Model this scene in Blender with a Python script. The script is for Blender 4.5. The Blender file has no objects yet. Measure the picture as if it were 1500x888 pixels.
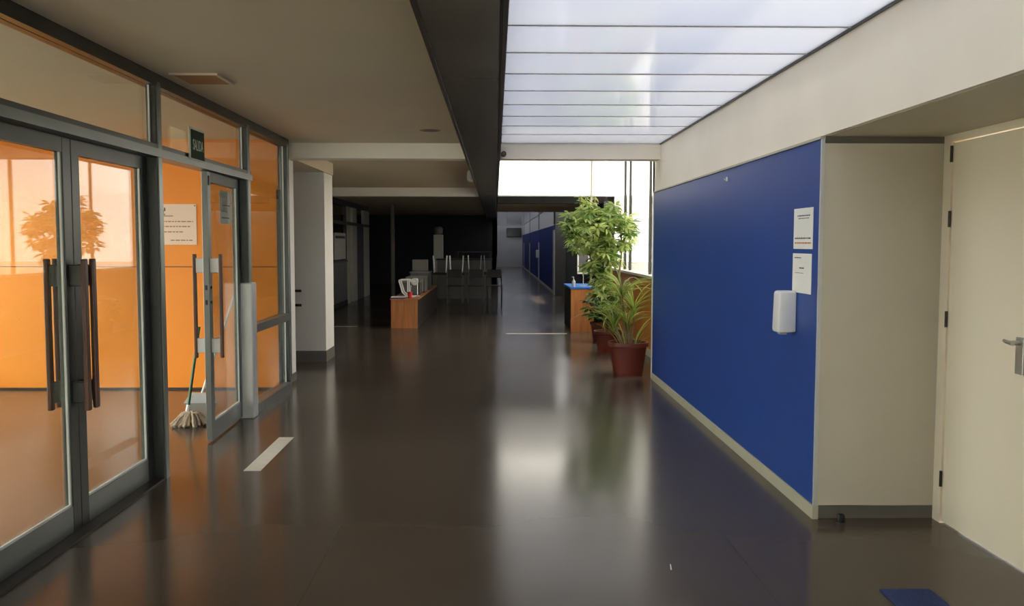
import bpy, bmesh, math, random
from mathutils import Vector, Matrix

# ------------------------------------------------------------------ camera, world, light
SC = bpy.context.scene
C = SC.collection
F_PX, CX, CY, VX, VY, EYE = 1300.0, 750.0, 444.0, 726.0, 357.0, 1.5
_d = Vector(((VX-CX)/F_PX, -(VY-CY)/F_PX, -1.0)).normalized()      # world +Y seen by the camera
_z = (Vector((0, 1, 0)) - _d*_d.y).normalized()
_x = _d.cross(_z)
_R = Matrix((( _x.x, _x.y, _x.z), (_d.x, _d.y, _d.z), (_z.x, _z.y, _z.z)))
cam_d = bpy.data.cameras.new('camera'); cam = bpy.data.objects.new('camera', cam_d); C.objects.link(cam)
cam_d.sensor_width = 36.0; cam_d.lens = F_PX/1500.0*36.0; cam_d.clip_end = 400
cam.matrix_world = Matrix.Translation((0, 0, EYE)) @ _R.to_4x4()
SC.camera = cam

world = bpy.data.worlds.new('sky'); SC.world = world; world.use_nodes = True
_bg = world.node_tree.nodes['Background']
_bg.inputs[0].default_value = (1.0, 0.985, 0.955, 1); _bg.inputs[1].default_value = 7.2

sun_d = bpy.data.lights.new('sun', 'SUN'); sun = bpy.data.objects.new('sun', sun_d); C.objects.link(sun)
sun_d.energy = 5.0; sun_d.angle = math.radians(2); sun_d.color = (1, 0.95, 0.86)
sun.rotation_euler = (math.radians(-14), math.radians(16), 0)

vs = SC.view_settings
vs.view_transform = 'Standard'; vs.look = 'None'; vs.gamma = 1.0; vs.use_curve_mapping = False; vs.exposure = 0.4
SC.cycles.max_bounces = 10; SC.cycles.diffuse_bounces = 6; SC.cycles.glossy_bounces = 5
SC.cycles.transparent_max_bounces = 24; SC.cycles.transmission_bounces = 8
SC.cycles.sample_clamp_indirect = 6.0

# ------------------------------------------------------------------ materials
def lin(c):
    f = lambda v: v/12.92 if v <= 0.04045 else ((v+0.055)/1.055)**2.4
    return tuple(f(v/255.0) for v in c)
MATS = {}
def mat(name, rgb, rough=0.5, metal=0.0, var=0.08, scale=4.0, bump=0.0, bscale=60.0, spec=0.5, stretch=None, coat=0.0, raw=False):
    c = rgb if raw else lin(rgb)
    m = bpy.data.materials.new(name); m.use_nodes = True
    nt = m.node_tree; p = nt.nodes['Principled BSDF']
    p.inputs['Roughness'].default_value = rough; p.inputs['Metallic'].default_value = metal
    p.inputs['Specular IOR Level'].default_value = spec
    p.inputs['Coat Weight'].default_value = coat; p.inputs['Coat Roughness'].default_value = 0.08
    tc = nt.nodes.new('ShaderNodeTexCoord'); mp = nt.nodes.new('ShaderNodeMapping')
    nt.links.new(tc.outputs['Object'], mp.inputs[0])
    if stretch: mp.inputs['Scale'].default_value = stretch
    n = nt.nodes.new('ShaderNodeTexNoise'); n.inputs['Scale'].default_value = scale; n.inputs['Detail'].default_value = 5
    nt.links.new(mp.outputs[0], n.inputs['Vector'])
    r = nt.nodes.new('ShaderNodeValToRGB')
    r.color_ramp.elements[0].position = 0.3; r.color_ramp.elements[1].position = 0.7
    r.color_ramp.elements[0].color = tuple(max(0, v*(1-var)) for v in c)+(1,)
    r.color_ramp.elements[1].color = tuple(min(1, v*(1+var)) for v in c)+(1,)
    nt.links.new(n.outputs[0], r.inputs[0]); nt.links.new(r.outputs[0], p.inputs['Base Color'])
    if bump:
        b = nt.nodes.new('ShaderNodeBump'); n2 = nt.nodes.new('ShaderNodeTexNoise')
        n2.inputs['Scale'].default_value = bscale; n2.inputs['Detail'].default_value = 3
        nt.links.new(mp.outputs[0], n2.inputs['Vector'])
        b.inputs['Strength'].default_value = bump; b.inputs['Distance'].default_value = 0.01
        nt.links.new(n2.outputs[0], b.inputs['Height']); nt.links.new(b.outputs[0], p.inputs['Normal'])
    MATS[name] = m
    return m

def thin_mat(name, under, gloss_rough=0.0, f0=0.05):
    """a clear or milky sheet: `under` builds the shader below a mirror-like surface whose reflection grows at grazing angles"""
    m = bpy.data.materials.new(name); m.use_nodes = True; nt = m.node_tree
    nt.nodes.remove(nt.nodes['Principled BSDF']); out = nt.nodes['Material Output']
    lw = nt.nodes.new('ShaderNodeLayerWeight'); lw.inputs[0].default_value = 0.5
    pw = nt.nodes.new('ShaderNodeMath'); pw.operation = 'POWER'; pw.inputs[1].default_value = 5
    ma = nt.nodes.new('ShaderNodeMath'); ma.operation = 'MULTIPLY_ADD'; ma.inputs[1].default_value = 1-f0; ma.inputs[2].default_value = f0
    nt.links.new(lw.outputs['Facing'], pw.inputs[0]); nt.links.new(pw.outputs[0], ma.inputs[0])
    g = nt.nodes.new('ShaderNodeBsdfGlossy'); g.inputs['Roughness'].default_value = gloss_rough
    mx = nt.nodes.new('ShaderNodeMixShader')
    nt.links.new(ma.outputs[0], mx.inputs[0]); nt.links.new(under(nt), mx.inputs[1]); nt.links.new(g.outputs[0], mx.inputs[2])
    nt.links.new(mx.outputs[0], out.inputs['Surface'])
    MATS[name] = m
    return m
def _clear(col):
    def f(nt):
        t = nt.nodes.new('ShaderNodeBsdfTransparent'); t.inputs[0].default_value = col+(1,); return t.outputs[0]
    return f
def _milky(col, var):
    def f(nt):
        tc = nt.nodes.new('ShaderNodeTexCoord')
        n = nt.nodes.new('ShaderNodeTexNoise'); n.inputs['Scale'].default_value = 0.9; n.inputs['Detail'].default_value = 3
        nt.links.new(tc.outputs['Object'], n.inputs['Vector'])
        r = nt.nodes.new('ShaderNodeValToRGB'); r.color_ramp.elements[0].position = 0.3; r.color_ramp.elements[1].position = 0.7
        r.color_ramp.elements[0].color = tuple(v*w for v, w in zip(col, (1-var*1.3, 1-var, 1)))+(1,)
        r.color_ramp.elements[1].color = tuple(v*w for v, w in zip(col, (1+var, 1+var*.8, 1+var*.5)))+(1,)
        nt.links.new(n.outputs[0], r.inputs[0])
        t = nt.nodes.new('ShaderNodeBsdfTranslucent'); nt.links.new(r.outputs[0], t.inputs[0])
        d = nt.nodes.new('ShaderNodeBsdfDiffuse'); d.inputs[0].default_value = (0.35, 0.35, 0.36, 1)
        a = nt.nodes.new('ShaderNodeAddShader'); nt.links.new(t.outputs[0], a.inputs[0]); nt.links.new(d.outputs[0], a.inputs[1])
        return a.outputs[0]
    return f
GLASS = thin_mat('clear_glass', _clear((0.92, 0.94, 0.92)), 0.0, 0.035)
GLASSDIM = thin_mat('dimmed_glass', _clear((0.70, 0.685, 0.65)), 0.0, 0.035)  # pane colour darkened to weaken daylight through the tall bay windows
MILKY = thin_mat('milky_polycarbonate', _milky((0.080, 0.0845, 0.097), 0.08), 0.09, 0.04)
MILKYD = thin_mat('dimmed_polycarbonate', _milky((0.042, 0.045, 0.053), 0.1), 0.12, 0.04)  # lower transmission put in to dim the far corridor's daylight

CREAM = mat('cream_plaster', (240, 231, 215), 0.75, var=0.035, scale=1.6, bump=0.05, bscale=150)
CEILM = mat('ceiling_plaster', (222, 208, 182), 0.8, var=0.03, scale=0.8, bump=0.03)
WHITE = mat('white_plaster', (232, 229, 222), 0.7, var=0.03, scale=1.5, bump=0.04, bscale=150)
LAMIN = mat('grey_laminate', (200, 192, 172), 0.45, var=0.02)
DOORM = mat('cream_door_laminate', (240, 228, 205), 0.38, var=0.02, scale=2)
BLUEM = mat('blue_laminate', (26, 66, 142), 0.42, var=0.05, scale=1.2)
NAVY = mat('navy_laminate', (26, 50, 128), 0.5, var=0.06)
ALU = mat('aluminium', (122, 126, 123), 0.34, 0.75, var=0.05, scale=3)
ALUD = mat('dark_aluminium', (68, 70, 66), 0.36, 0.6, var=0.08, scale=3)
ALUL = mat('pale_aluminium', (205, 206, 204), 0.35, 0.35, var=0.03)
BEAD = mat('white_gasket', (214, 216, 208), 0.5)
SKIRT = mat('cream_skirting', (178, 172, 150), 0.5, var=0.05)
SKIRTG = mat('grey_skirting', (100, 96, 88), 0.5, var=0.08)
BEAMM = mat('dark_metal_cladding', (116, 114, 107), 0.26, 0.1, var=0.12, scale=1.5)
BEAME = mat('dark_metal_edge', (92, 90, 86), 0.4, 0.5)
BLACK = mat('black_plastic', (22, 22, 23), 0.45)
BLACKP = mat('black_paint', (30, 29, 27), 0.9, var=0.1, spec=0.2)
CHAR = mat('charcoal_paint_and_shade', (58, 57, 56), 0.7, var=0.1)  # on passage and lobby walls this dark colour stands in for shade
DGREY = mat('dark_grey_paint', (92, 91, 90), 0.65, var=0.08)
MGREY = mat('grey_panel', (126, 124, 120), 0.6, var=0.06)
PALE = mat('pale_panel', (206, 204, 188), 0.55, var=0.04)
ORANGE = mat('orange_panel', (240, 142, 16), 0.5, var=0.03, scale=1.2)
WOODO = mat('orange_wood_panel', (196, 122, 40), 0.45, var=0.15, scale=3, stretch=(1, 1, 0.15))
WOOD = mat('oak_veneer', (188, 120, 62), 0.42, var=0.2, scale=5, stretch=(6, 6, 0.6))
WOODD = mat('dark_wood', (92, 58, 40), 0.4, var=0.25, scale=6, stretch=(6, 6, 0.5))
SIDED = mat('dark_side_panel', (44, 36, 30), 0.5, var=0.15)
PAPER = mat('paper', (232, 230, 222), 0.7, var=0.02)
PAPERO = mat('cream_paper', (238, 214, 190), 0.7, var=0.02)
INK = mat('grey_ink', (96, 92, 88), 0.8)
INKB = mat('brown_ink', (168, 112, 82), 0.8)
INKO = mat('orange_ink', (206, 104, 56), 0.8)
SIGNG = mat('sign_green', (8, 44, 26), 0.7, spec=0.2)
SIGNW = mat('sign_white', (206, 216, 190), 0.6)
PWHITE = mat('white_plastic', (226, 225, 222), 0.35, var=0.02)
PGREY = mat('grey_plastic', (176, 176, 174), 0.4)
STEEL = mat('steel', (190, 190, 186), 0.28, 0.9, var=0.04)
HINGE = mat('hinge_metal', (66, 62, 54), 0.4, 0.8)
TAPE = mat('white_floor_tape', (212, 206, 192), 0.55, var=0.08, scale=14)
TERRA = mat('terracotta_plastic', (108, 42, 30), 0.5, var=0.1)
SOIL = mat('soil', (52, 40, 30), 0.95, var=0.4, scale=30, bump=0.5)
BARK = mat('bark', (128, 108, 72), 0.85, var=0.3, scale=20, bump=0.3)
GREENP = mat('green_handle', (34, 92, 52), 0.4)
MOPM = mat('mop_cotton', (176, 160, 140), 0.95, var=0.25, scale=30)
MATB = mat('blue_mat', (36, 52, 96), 0.95, var=0.3, scale=80, bump=0.4)
BLUET = mat('bright_blue_top', (38, 110, 190), 0.4)
RED = mat('red_plastic', (196, 30, 42), 0.45)
HATCHM = mat('tan_hatch', (176, 132, 84), 0.6)
GROUND = mat('pale_concrete', (190, 186, 176), 0.85, var=0.1, scale=2)
SCREEN = mat('tv_screen', (22, 22, 26), 0.15)

def leafmat(name, c1, c2):
    m = bpy.data.materials.new(name); m.use_nodes = True; nt = m.node_tree; out = nt.nodes['Material Output']
    p = nt.nodes['Principled BSDF']; p.inputs['Roughness'].default_value = 0.4
    oi = nt.nodes.new('ShaderNodeObjectInfo'); r = nt.nodes.new('ShaderNodeValToRGB')
    r.color_ramp.elements[0].color = lin(c1)+(1,); r.color_ramp.elements[1].color = lin(c2)+(1,)
    nt.links.new(oi.outputs['Random'], r.inputs[0]); nt.links.new(r.outputs[0], p.inputs['Base Color'])
    t = nt.nodes.new('ShaderNodeBsdfTranslucent'); nt.links.new(r.outputs[0], t.inputs[0])
    mx = nt.nodes.new('ShaderNodeMixShader'); mx.inputs[0].default_value = 0.45
    nt.links.new(p.outputs[0], mx.inputs[1]); nt.links.new(t.outputs[0], mx.inputs[2]); nt.links.new(mx.outputs[0], out.inputs['Surface'])
    return m
LEAF = leafmat('umbrella_leaf', (62, 102, 38), (200, 216, 132))  # pale end stands in for highlights on the lit leaves
BLADE = leafmat('blade_leaf', (100, 134, 50), (186, 200, 100))
LEAFD = leafmat('dark_leaf', (28, 62, 26), (62, 100, 44))

def floor_mat():
    m = bpy.data.materials.new('polished_dark_floor'); m.use_nodes = True; nt = m.node_tree
    p = nt.nodes['Principled BSDF']
    tc = nt.nodes.new('ShaderNodeTexCoord')
    n = nt.nodes.new('ShaderNodeTexNoise'); n.inputs['Scale'].default_value = 0.8; n.inputs['Detail'].default_value = 2
    nt.links.new(tc.outputs['Object'], n.inputs['Vector'])
    r = nt.nodes.new('ShaderNodeValToRGB'); r.color_ramp.elements[0].position = 0.3; r.color_ramp.elements[1].position = 0.7
    r.color_ramp.elements[0].color = (0.074, 0.058, 0.043, 1); r.color_ramp.elements[1].color = (0.088, 0.070, 0.053, 1)
    nt.links.new(n.outputs[0], r.inputs[0])
    # fine joints between the large sheets
    br = nt.nodes.new('ShaderNodeTexBrick'); br.offset = 0.0; br.inputs['Scale'].default_value = 1.0
    br.inputs['Brick Width'].default_value = 2.0; br.inputs['Row Height'].default_value = 2.0; br.inputs['Mortar Size'].default_value = 0.003
    br.inputs['Color1'].default_value = (1, 1, 1, 1); br.inputs['Color2'].default_value = (1, 1, 1, 1); br.inputs['Mortar'].default_value = (0.82, 0.82, 0.82, 1)
    mp = nt.nodes.new('ShaderNodeMapping'); mp.inputs['Location'].default_value = (1.62, 0.4, 0)
    nt.links.new(tc.outputs['Object'], mp.inputs[0]); nt.links.new(mp.outputs[0], br.inputs['Vector'])
    mu = nt.nodes.new('ShaderNodeMix'); mu.data_type = 'RGBA'; mu.blend_type = 'MULTIPLY'; mu.inputs[0].default_value = 1
    nt.links.new(r.outputs[0], mu.inputs[6]); nt.links.new(br.outputs[0], mu.inputs[7]); nt.links.new(mu.outputs[2], p.inputs['Base Color'])
    # wear: the gloss varies in patches
    n2 = nt.nodes.new('ShaderNodeTexNoise'); n2.inputs['Scale'].default_value = 0.7; n2.inputs['Detail'].default_value = 1
    nt.links.new(tc.outputs['Object'], n2.inputs['Vector'])
    mr = nt.nodes.new('ShaderNodeMapRange'); mr.inputs[1].default_value = 0.3; mr.inputs[2].default_value = 0.7
    mr.inputs[3].default_value = 0.15; mr.inputs[4].default_value = 0.21
    nt.links.new(n2.outputs[0], mr.inputs[0]); nt.links.new(mr.outputs[0], p.inputs['Roughness'])
    p.inputs['Specular Tint'].default_value = (1, 0.91, 0.77, 1)
    p.inputs['Specular IOR Level'].default_value = 0.26
    return m
FLOORM = floor_mat()

# ------------------------------------------------------------------ mesh helpers
class MB:
    """collects shapes of ONE mesh"""
    def __init__(s): s.bm = bmesh.new()
    def box(s, x0, x1, y0, y1, z0, z1, bev=0.0):
        r = bmesh.ops.create_cube(s.bm, size=1.0)
        for v in r['verts']:
            v.co = Vector(((x0+x1)/2+v.co.x*(x1-x0), (y0+y1)/2+v.co.y*(y1-y0), (z0+z1)/2+v.co.z*(z1-z0)))
        if bev:
            es = list({e for v in r['verts'] for e in v.link_edges})
            bmesh.ops.bevel(s.bm, geom=es, offset=bev, segments=2, profile=0.5, affect='EDGES')
        return s
    def quad(s, *pts):
        s.bm.faces.new([s.bm.verts.new(p) for p in pts]); return s
    def tube(s, pts, r, seg=8, r1=None):
        pts = [Vector(p) for p in pts]; rings = []
        n = len(pts)
        for i, p in enumerate(pts):
            a = (pts[min(i+1, n-1)]-pts[max(i-1, 0)]).normalized()
            u = a.orthogonal().normalized() if i == 0 else (u - a*u.dot(a)).normalized()
            w = a.cross(u); rr = r if r1 is None else r+(r1-r)*i/(n-1)
            rings.append([s.bm.verts.new(p+(u*math.cos(t)+w*math.sin(t))*rr) for t in (2*math.pi*k/seg for k in range(seg))])
        for a, b in zip(rings, rings[1:]):
            for k in range(seg): s.bm.faces.new((a[k], a[(k+1) % seg], b[(k+1) % seg], b[k]))
        s.bm.faces.new(list(reversed(rings[0]))); s.bm.faces.new(rings[-1])
        return s
    def lathe(s, prof, cx=0, cy=0, seg=28):
        rings = []
        for (r, z) in prof:
            rings.append([s.bm.verts.new((cx+r*math.cos(2*math.pi*k/seg), cy+r*math.sin(2*math.pi*k/seg), z)) for k in range(seg)])
        for a, b in zip(rings, rings[1:]):
            for k in range(seg): s.bm.faces.new((a[k], a[(k+1) % seg], b[(k+1) % seg], b[k]))
        s.bm.faces.new(list(reversed(rings[0]))); s.bm.faces.new(rings[-1])
        return s
    def prism(s, poly, axis, a, b):
        """poly in the two other axes, extruded along axis from a to b"""
        def P(p, t): return {'x': (t, p[0], p[1]), 'y': (p[0], t, p[1]), 'z': (p[0], p[1], t)}[axis]
        A = [s.bm.verts.new(P(p, a)) for p in poly]; B = [s.bm.verts.new(P(p, b)) for p in poly]
        n = len(poly)
        for k in range(n): s.bm.faces.new((A[k], A[(k+1) % n], B[(k+1) % n], B[k]))
        s.bm.faces.new(list(reversed(A))); s.bm.faces.new(B)
        return s

def wloc(o):
    v = Vector((0, 0, 0))
    while o: v += o.location; o = o.parent
    return v
def obj(name, mb, m, parent=None, smooth=False):
    bm = mb.bm
    bmesh.ops.recalc_face_normals(bm, faces=bm.faces)
    lo = [min(v.co[i] for v in bm.verts) for i in range(3)]; hi = [max(v.co[i] for v in bm.verts) for i in range(3)]
    o0 = Vector(((lo[0]+hi[0])/2, (lo[1]+hi[1])/2, lo[2]))
    bmesh.ops.translate(bm, verts=bm.verts, vec=-o0)
    me = bpy.data.meshes.new(name); bm.to_mesh(me); bm.free()
    me.materials.append(m)
    if smooth:
        me.polygons.foreach_set('use_smooth', [True]*len(me.polygons))
        if hasattr(me, 'set_sharp_from_angle'): me.set_sharp_from_angle(angle=math.radians(40))
    o = bpy.data.objects.new(name, me); C.objects.link(o)
    if parent: o.parent = parent
    o.location = o0 - (wloc(parent) if parent else Vector())
    return o
def tag(o, label=None, cat=None, group=None, kind=None):
    if label: o['label'] = label
    if cat: o['category'] = cat
    if group: o['group'] = group
    if kind: o['kind'] = kind
    return o
def empty(name, loc, label, cat, group=None, kind=None):
    o = bpy.data.objects.new(name, None); C.objects.link(o); o.location = loc; o.empty_display_size = 0.1
    return tag(o, label, cat, group, kind)
def copy_tree(o, parent=None):
    c = o.copy(); C.objects.link(c); c.parent = parent
    for ch in list(o.children): copy_tree(ch, c)
    return c
def struct(name, mb, m, label, cat):
    return tag(obj(name, mb, m), label, cat, kind='structure')
def B(*a, **k): return MB().box(*a, **k)

XW, XD = 1.74, 2.405          # corridor wall, recessed door plane
CEIL = 2.55
YB1, YB2 = 9.41, 16.85        # cross beams
XG = -2.10                    # corridor face of the entrance glazing
XBL, XBR = -0.311, 0.047      # long dark beam
YEND = 57.5

# ------------------------------------------------------------------ floor, ceilings, walls
struct('floor', B(-9.2, 2.8, -6.2, YEND+0.2, -0.2, 0), FLOORM, 'dark polished floor with blurred reflections running down the corridor', 'floor')
struct('ground_outside', MB().box(2.8, 60, -30, 80, -0.4, -0.15).box(-45, -9.2, -30, 80, -0.4, -0.15), GROUND, 'pale concrete yard outside the windows', 'ground')
struct('ceiling', MB().box(-5.8, XBL, -6.2, YB2, CEIL, CEIL+0.12), CEILM, 'cream plaster ceiling beside the long dark beam', 'ceiling')
struct('ceiling_lobby', MB().box(-9.2, XBL, YB2+0.25, 33.2, CEIL, CEIL+0.12).box(-9.2, -5.8, 11.2, YB2+0.25, CEIL, CEIL+0.12), CEILM, 'shaded plaster ceiling over the dark lobby', 'ceiling')
struct('ceiling_recess', B(-5.8, -2.14, YB1+0.24, 11.82, 2.392, CEIL), CEILM, 'low white soffit over the recess next to the glazed entrance', 'ceiling')
struct('ceiling_passage', B(XBR, 2.25, YB2+0.35, 22.6, 2.30, 2.36), CEILM, 'solid ceiling of the shaded passage before the blue doors', 'ceiling')

# cross beams
struct('beam_cross', MB().box(-3.9, XBL, YB1, YB1+0.24, 2.39, CEIL).box(XBL, XW, YB1, YB1+0.24, 2.39, CEIL+0.5), CREAM, 'cream cross beam at the end of the glazed entrance', 'beam')
struct('beam_cross_lobby', B(-9.2, XBL, YB2, YB2+0.25, 2.39, CEIL+0.1), WHITE, 'white cross beam in front of the dark lobby ceiling', 'beam')
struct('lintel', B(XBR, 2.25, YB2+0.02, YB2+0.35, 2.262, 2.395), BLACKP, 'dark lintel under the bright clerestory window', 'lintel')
struct('beam_rear', B(-2.2, XW, 1.73, 1.97, 2.39, CEIL+0.3), CREAM, 'cream cross beam behind the viewpoint', 'beam')

# long dark beam
bl = empty('beam_long', ((XBL+XBR)/2, 10, 2.38), 'long dark metal clad beam between plaster ceiling and skylight', 'beam', kind='structure')
obj('cladding', B(XBL+0.022, XBR-0.03, -6.1, 33, 2.388, 2.62), BEAMM, bl)
obj('edge_trim', B(XBL, XBL+0.02, -6.1, 33, 2.375, 2.60), BEAME, bl)
obj('edge_trim', B(XBR-0.028, XBR-0.02, -6.1, 33, 2.372, 2.62), BLACK, bl)
obj('edge_trim', B(XBR-0.018, XBR, -6.1, 33, 2.378, 2.66), BEAME, bl)
struct('wall_over_beam', MB().box(XBL, XBR, YB1, YB2+0.3, 2.62, 3.3), WHITE, 'white upstand above the long beam in the tall bay', 'wall')

# the corridor wall with the blue cladding
wr = empty('wall_right', (XW, 5, 0), 'corridor wall with blue cladding below and cream plaster band above', 'wall', kind='structure')
obj('plaster_band', MB().box(XW, XW+0.3, -6.2, YB1+0.44, 2.075, CEIL), CREAM, wr)
obj('wall_core', B(XW+0.02, XW+0.3, 4.78, 9.75, 0, 2.07), MGREY, wr)
tag(obj('cladding_panel', B(XW-0.004, XW+0.02, 4.745, 9.755, 0.075, 2.058), BLUEM, wr), 'glossy blue laminate')
obj('corner_trim', B(XW-0.007, XW+0.01, 4.727, 4.745, 0.075, 2.062), ALUL, wr)
obj('top_trim', B(XW-0.014, XW+0.012, 4.727, 9.757, 2.058, 2.072), SKIRT, wr)
tag(obj('baseboard', B(XW-0.012, XW+0.02, 4.725, 9.757, 0, 0.075), SKIRT, wr), 'cream skirting')
obj('near_wall', B(XW, XW+0.3, -6.2, 2.7, 0, 2.075), CREAM, wr)
struct('wall_end', B(XW, 2.3, 9.75, 9.86, 0, 3.2), WHITE, 'white return wall where the blue wall ends', 'wall')

# door recess
rc = empty('wall_recess', (2.1, 4.75, 0), 'grey laminate lined recess around the cream door', 'wall', kind='structure')
obj('jamb_panel', B(XW+0.01, XD+0.02, 4.735, 4.775, 0.075, 2.035), LAMIN, rc)
obj('baseboard', B(XW+0.01, XD+0.02, 4.742, 4.78, 0.0, 0.070), SKIRTG, rc)
obj('shadow_gap', B(XW+0.01, XD+0.02, 4.75, 4.78, 2.035, 2.075), SKIRTG, rc)
obj('soffit_board', B(XW+0.03, XD+0.1, 2.7, 4.78, 2.073, 2.10), LAMIN, rc)
obj('jamb_panel', B(XW+0.01, XD+0.02, 2.66, 2.70, 0, 2.075), LAMIN, rc)
obj('back_wall', MB().box(XD+0.03, XD+0.2, 2.6, 3.74, 0, 2.08).box(XD+0.03, XD+0.2, 3.74, 4.8, 2.085, 2.3), LAMIN, rc)

dr = empty('door_1', (XD, 4.2, 0), 'cream flush door with steel lever in the grey recess', 'door', kind='structure')
obj('frame', MB().box(XD-0.012, XD+0.1, 3.72, 4.735, 2.036, 2.073).box(XD-0.012, XD+0.1, 4.655, 4.735, 0, 2.036).box(XD-0.012, XD+0.1, 3.70, 3.765, 0, 2.036), DOORM, dr)
lf = obj('leaf', B(XD-0.004, XD+0.04, 3.77, 4.650, 0.012, 2.030, bev=0.002), DOORM, dr)
for z in (1.93, 1.59, 1.06, 0.20):
    obj('hinge', MB().tube([(XD-0.014, 4.652, z), (XD-0.014, 4.652, z+0.085)], 0.008), HINGE, dr, True)
hd = obj('handle_plate', B(XD-0.014, XD-0.004, 3.955, 4.018, 0.905, 1.075, bev=0.003), STEEL, lf)
obj('lever', MB().tube([(XD-0.01, 3.985, 1.05), (XD-0.055, 3.985, 1.05)], 0.011).tube([(XD-0.055, 3.97, 1.05), (XD-0.058, 4.01, 1.052), (XD-0.052, 4.045, 1.055)], 0.011, r1=0.008), STEEL, lf, True)

# ------------------------------------------------------------------ skylights (sheets, joints, edge trims)
def skylight(name, x0, x1, ys, z, label, sheet=MILKY):
    e = empty(name, ((x0+x1)/2, (ys[0]+ys[-1])/2, z), label, 'skylight', kind='structure')
    for i, (a, b) in enumerate(zip(ys, ys[1:])):
        m = MB(); m.quad((x0, a+0.004, z), (x1, a+0.004, z), (x1, b-0.004, z), (x0, b-0.004, z))
        obj('panel', m, sheet, e)
        obj('joint_strip', B(x0, x1, b-0.006, b+0.006, z-0.004, z+0.03), PGREY, e)
    obj('edge_trim', B(x1-0.012, x1+0.01, ys[0], ys[-1], z-0.012, z+0.03), ALUD, e)
    obj('edge_trim', B(x0-0.02, x0+0.012, ys[0], ys[-1], z-0.012, z+0.03), ALU, e)
    return e
ys = [1.97]+[2.53+0.612*k for k in range(12)]
ys = [y for y in ys if y < YB1-0.2]+[YB1]
skylight('skylight', XBR, XW, ys, CEIL+0.004, 'milky translucent skylight of ribbed sheets over the blue wall')
skylight('skylight_rear', XBR, XW, [-5.4+0.615*k for k in range(13)], CEIL+0.004, 'milky skylight bay behind the viewpoint')
skylight('skylight_tall_bay', XBR, 2.1, [YB1+0.24+0.6*k for k in range(12)]+[YB2], 3.16, 'milky skylight over the tall bay with the plants')
skylight('skylight_far', XBR, XW, [22.7+1.2*k for k in range(29)]+[YEND], 2.66, 'milky skylight, dimmed by colour, over the far blue corridor', MILKYD)
struct('roof_edge', MB().box(XW+0.3, 3.4, -6.2, 9.8, 2.3, 2.5).box(XBL, XW, -6.2, -5.4, CEIL, CEIL+0.1), WHITE, 'flat roof edge beside the skylight', 'roof')

# ------------------------------------------------------------------ tall bay windows
XS = 2.05
w1 = empty('window_1', (XS, 13.3, 0), 'tall overexposed side window behind the potted plants', 'window', kind='structure')
obj('wood_panel', B(XS, XS+0.12, 9.86, YB2, 0.10, 1.05), WOODO, w1)
obj('baseboard', B(XS-0.012, XS+0.12, 9.86, YB2, 0, 0.10), SKIRT, w1)
obj('sill', B(XS-0.05, XS+0.14, 9.86, YB2, 1.05, 1.085), PALE, w1)
obj('frame', MB().box(XS+0.02, XS+0.08, 9.86, YB2, 3.08, 3.16).box(XS+0.02, XS+0.08, 9.86, 9.93, 1.085, 3.1), ALUL, w1)
for y in (12.05, 13.85, 14.4):
    obj('mullion', B(XS+0.03, XS+0.07, y-0.018, y+0.018, 1.085, 3.08), ALUD, w1)
yy = [9.93, 12.05, 13.85, 14.4, YB2]
for a, b in zip(yy, yy[1:]):
    obj('pane', B(XS+0.046, XS+0.052, a+0.02, b-0.02, 1.085, 3.08), GLASSDIM, w1)
w2 = empty('window_2', (1, YB2, 2.4), 'blown out clerestory window above the dark lintel', 'window', kind='structure')
obj('frame', MB().box(XBR, 2.1, YB2+0.02, YB2+0.1, 2.395, 2.42).box(XBR, 2.1, YB2+0.02, YB2+0.1, 3.08, 3.2), ALUL, w2)
obj('pane', B(XBR, 2.05, YB2+0.055, YB2+0.062, 2.42, 3.08), GLASSDIM, w2)
struct('column', B(1.79, 1.825, YB2-0.05, YB2-0.01, 0.0, 3.16), SKIRT, 'slim pale post at the corner of the clerestory', 'column')
struct('roof_passage', MB().box(XBR, 2.25, YB2+0.35, 22.7, 2.36, 2.385).box(XBR, 2.25, 22.6, 22.7, 2.36, 2.7), WHITE, 'low flat roof outside the clerestory', 'roof')

# ------------------------------------------------------------------ shaded passage and far corridor
struct('wall_passage', MB().box(2.05, 2.25, YB2+0.0, 22.6, 0, 2.30).box(2.05, 2.25, 22.6, 26.2, 0, 2.66).box(XW, 2.05, 25.9, 26.2, 0, 2.66), CHAR, 'side passage wall, its shade put into a dark grey colour', 'wall')  # shade of the unlit passage darkened into the wall colour
fw = empty('wall_far', (XW, 40, 0), 'far corridor wall with navy panels between pale posts', 'wall', kind='structure')
obj('plaster_band', B(XW, XW+0.3, 26, YEND, 2.05, 2.66), WHITE, fw)
obj('wall_core', B(XW+0.03, XW+0.3, 26.2, YEND, 0, 2.05), DGREY, fw)
posts = [26.0, 35.3, 44.8, 53.9]
for i, y in enumerate(posts):
    y1 = posts[i+1] if i+1 < len(posts) else YEND
    obj('post', B(XW-0.02, XW+0.04, y, y+0.75, 0, 1.55 if i else 1.9), PALE, fw)
    obj('post_band', B(XW-0.012, XW+0.04, y, y+0.75, 1.55 if i else 1.9, 2.05), NAVY, fw)
    obj('navy_panel', B(XW, XW+0.04, y+0.75, y1, 0.08, 2.05), NAVY, fw)
    obj('baseboard', B(XW-0.01, XW+0.04, y+0.75, y1, 0, 0.08), PALE, fw)
    obj('upper_mullion', B(XW-0.015, XW+0.02, y+0.2, y+0.5, 2.07, 2.66), DGREY, fw)
struct('wall_back', B(-0.1, XW+0.3, YEND, YEND+0.2, 0, 3), WHITE, 'white wall closing the far corridor', 'wall')
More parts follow.
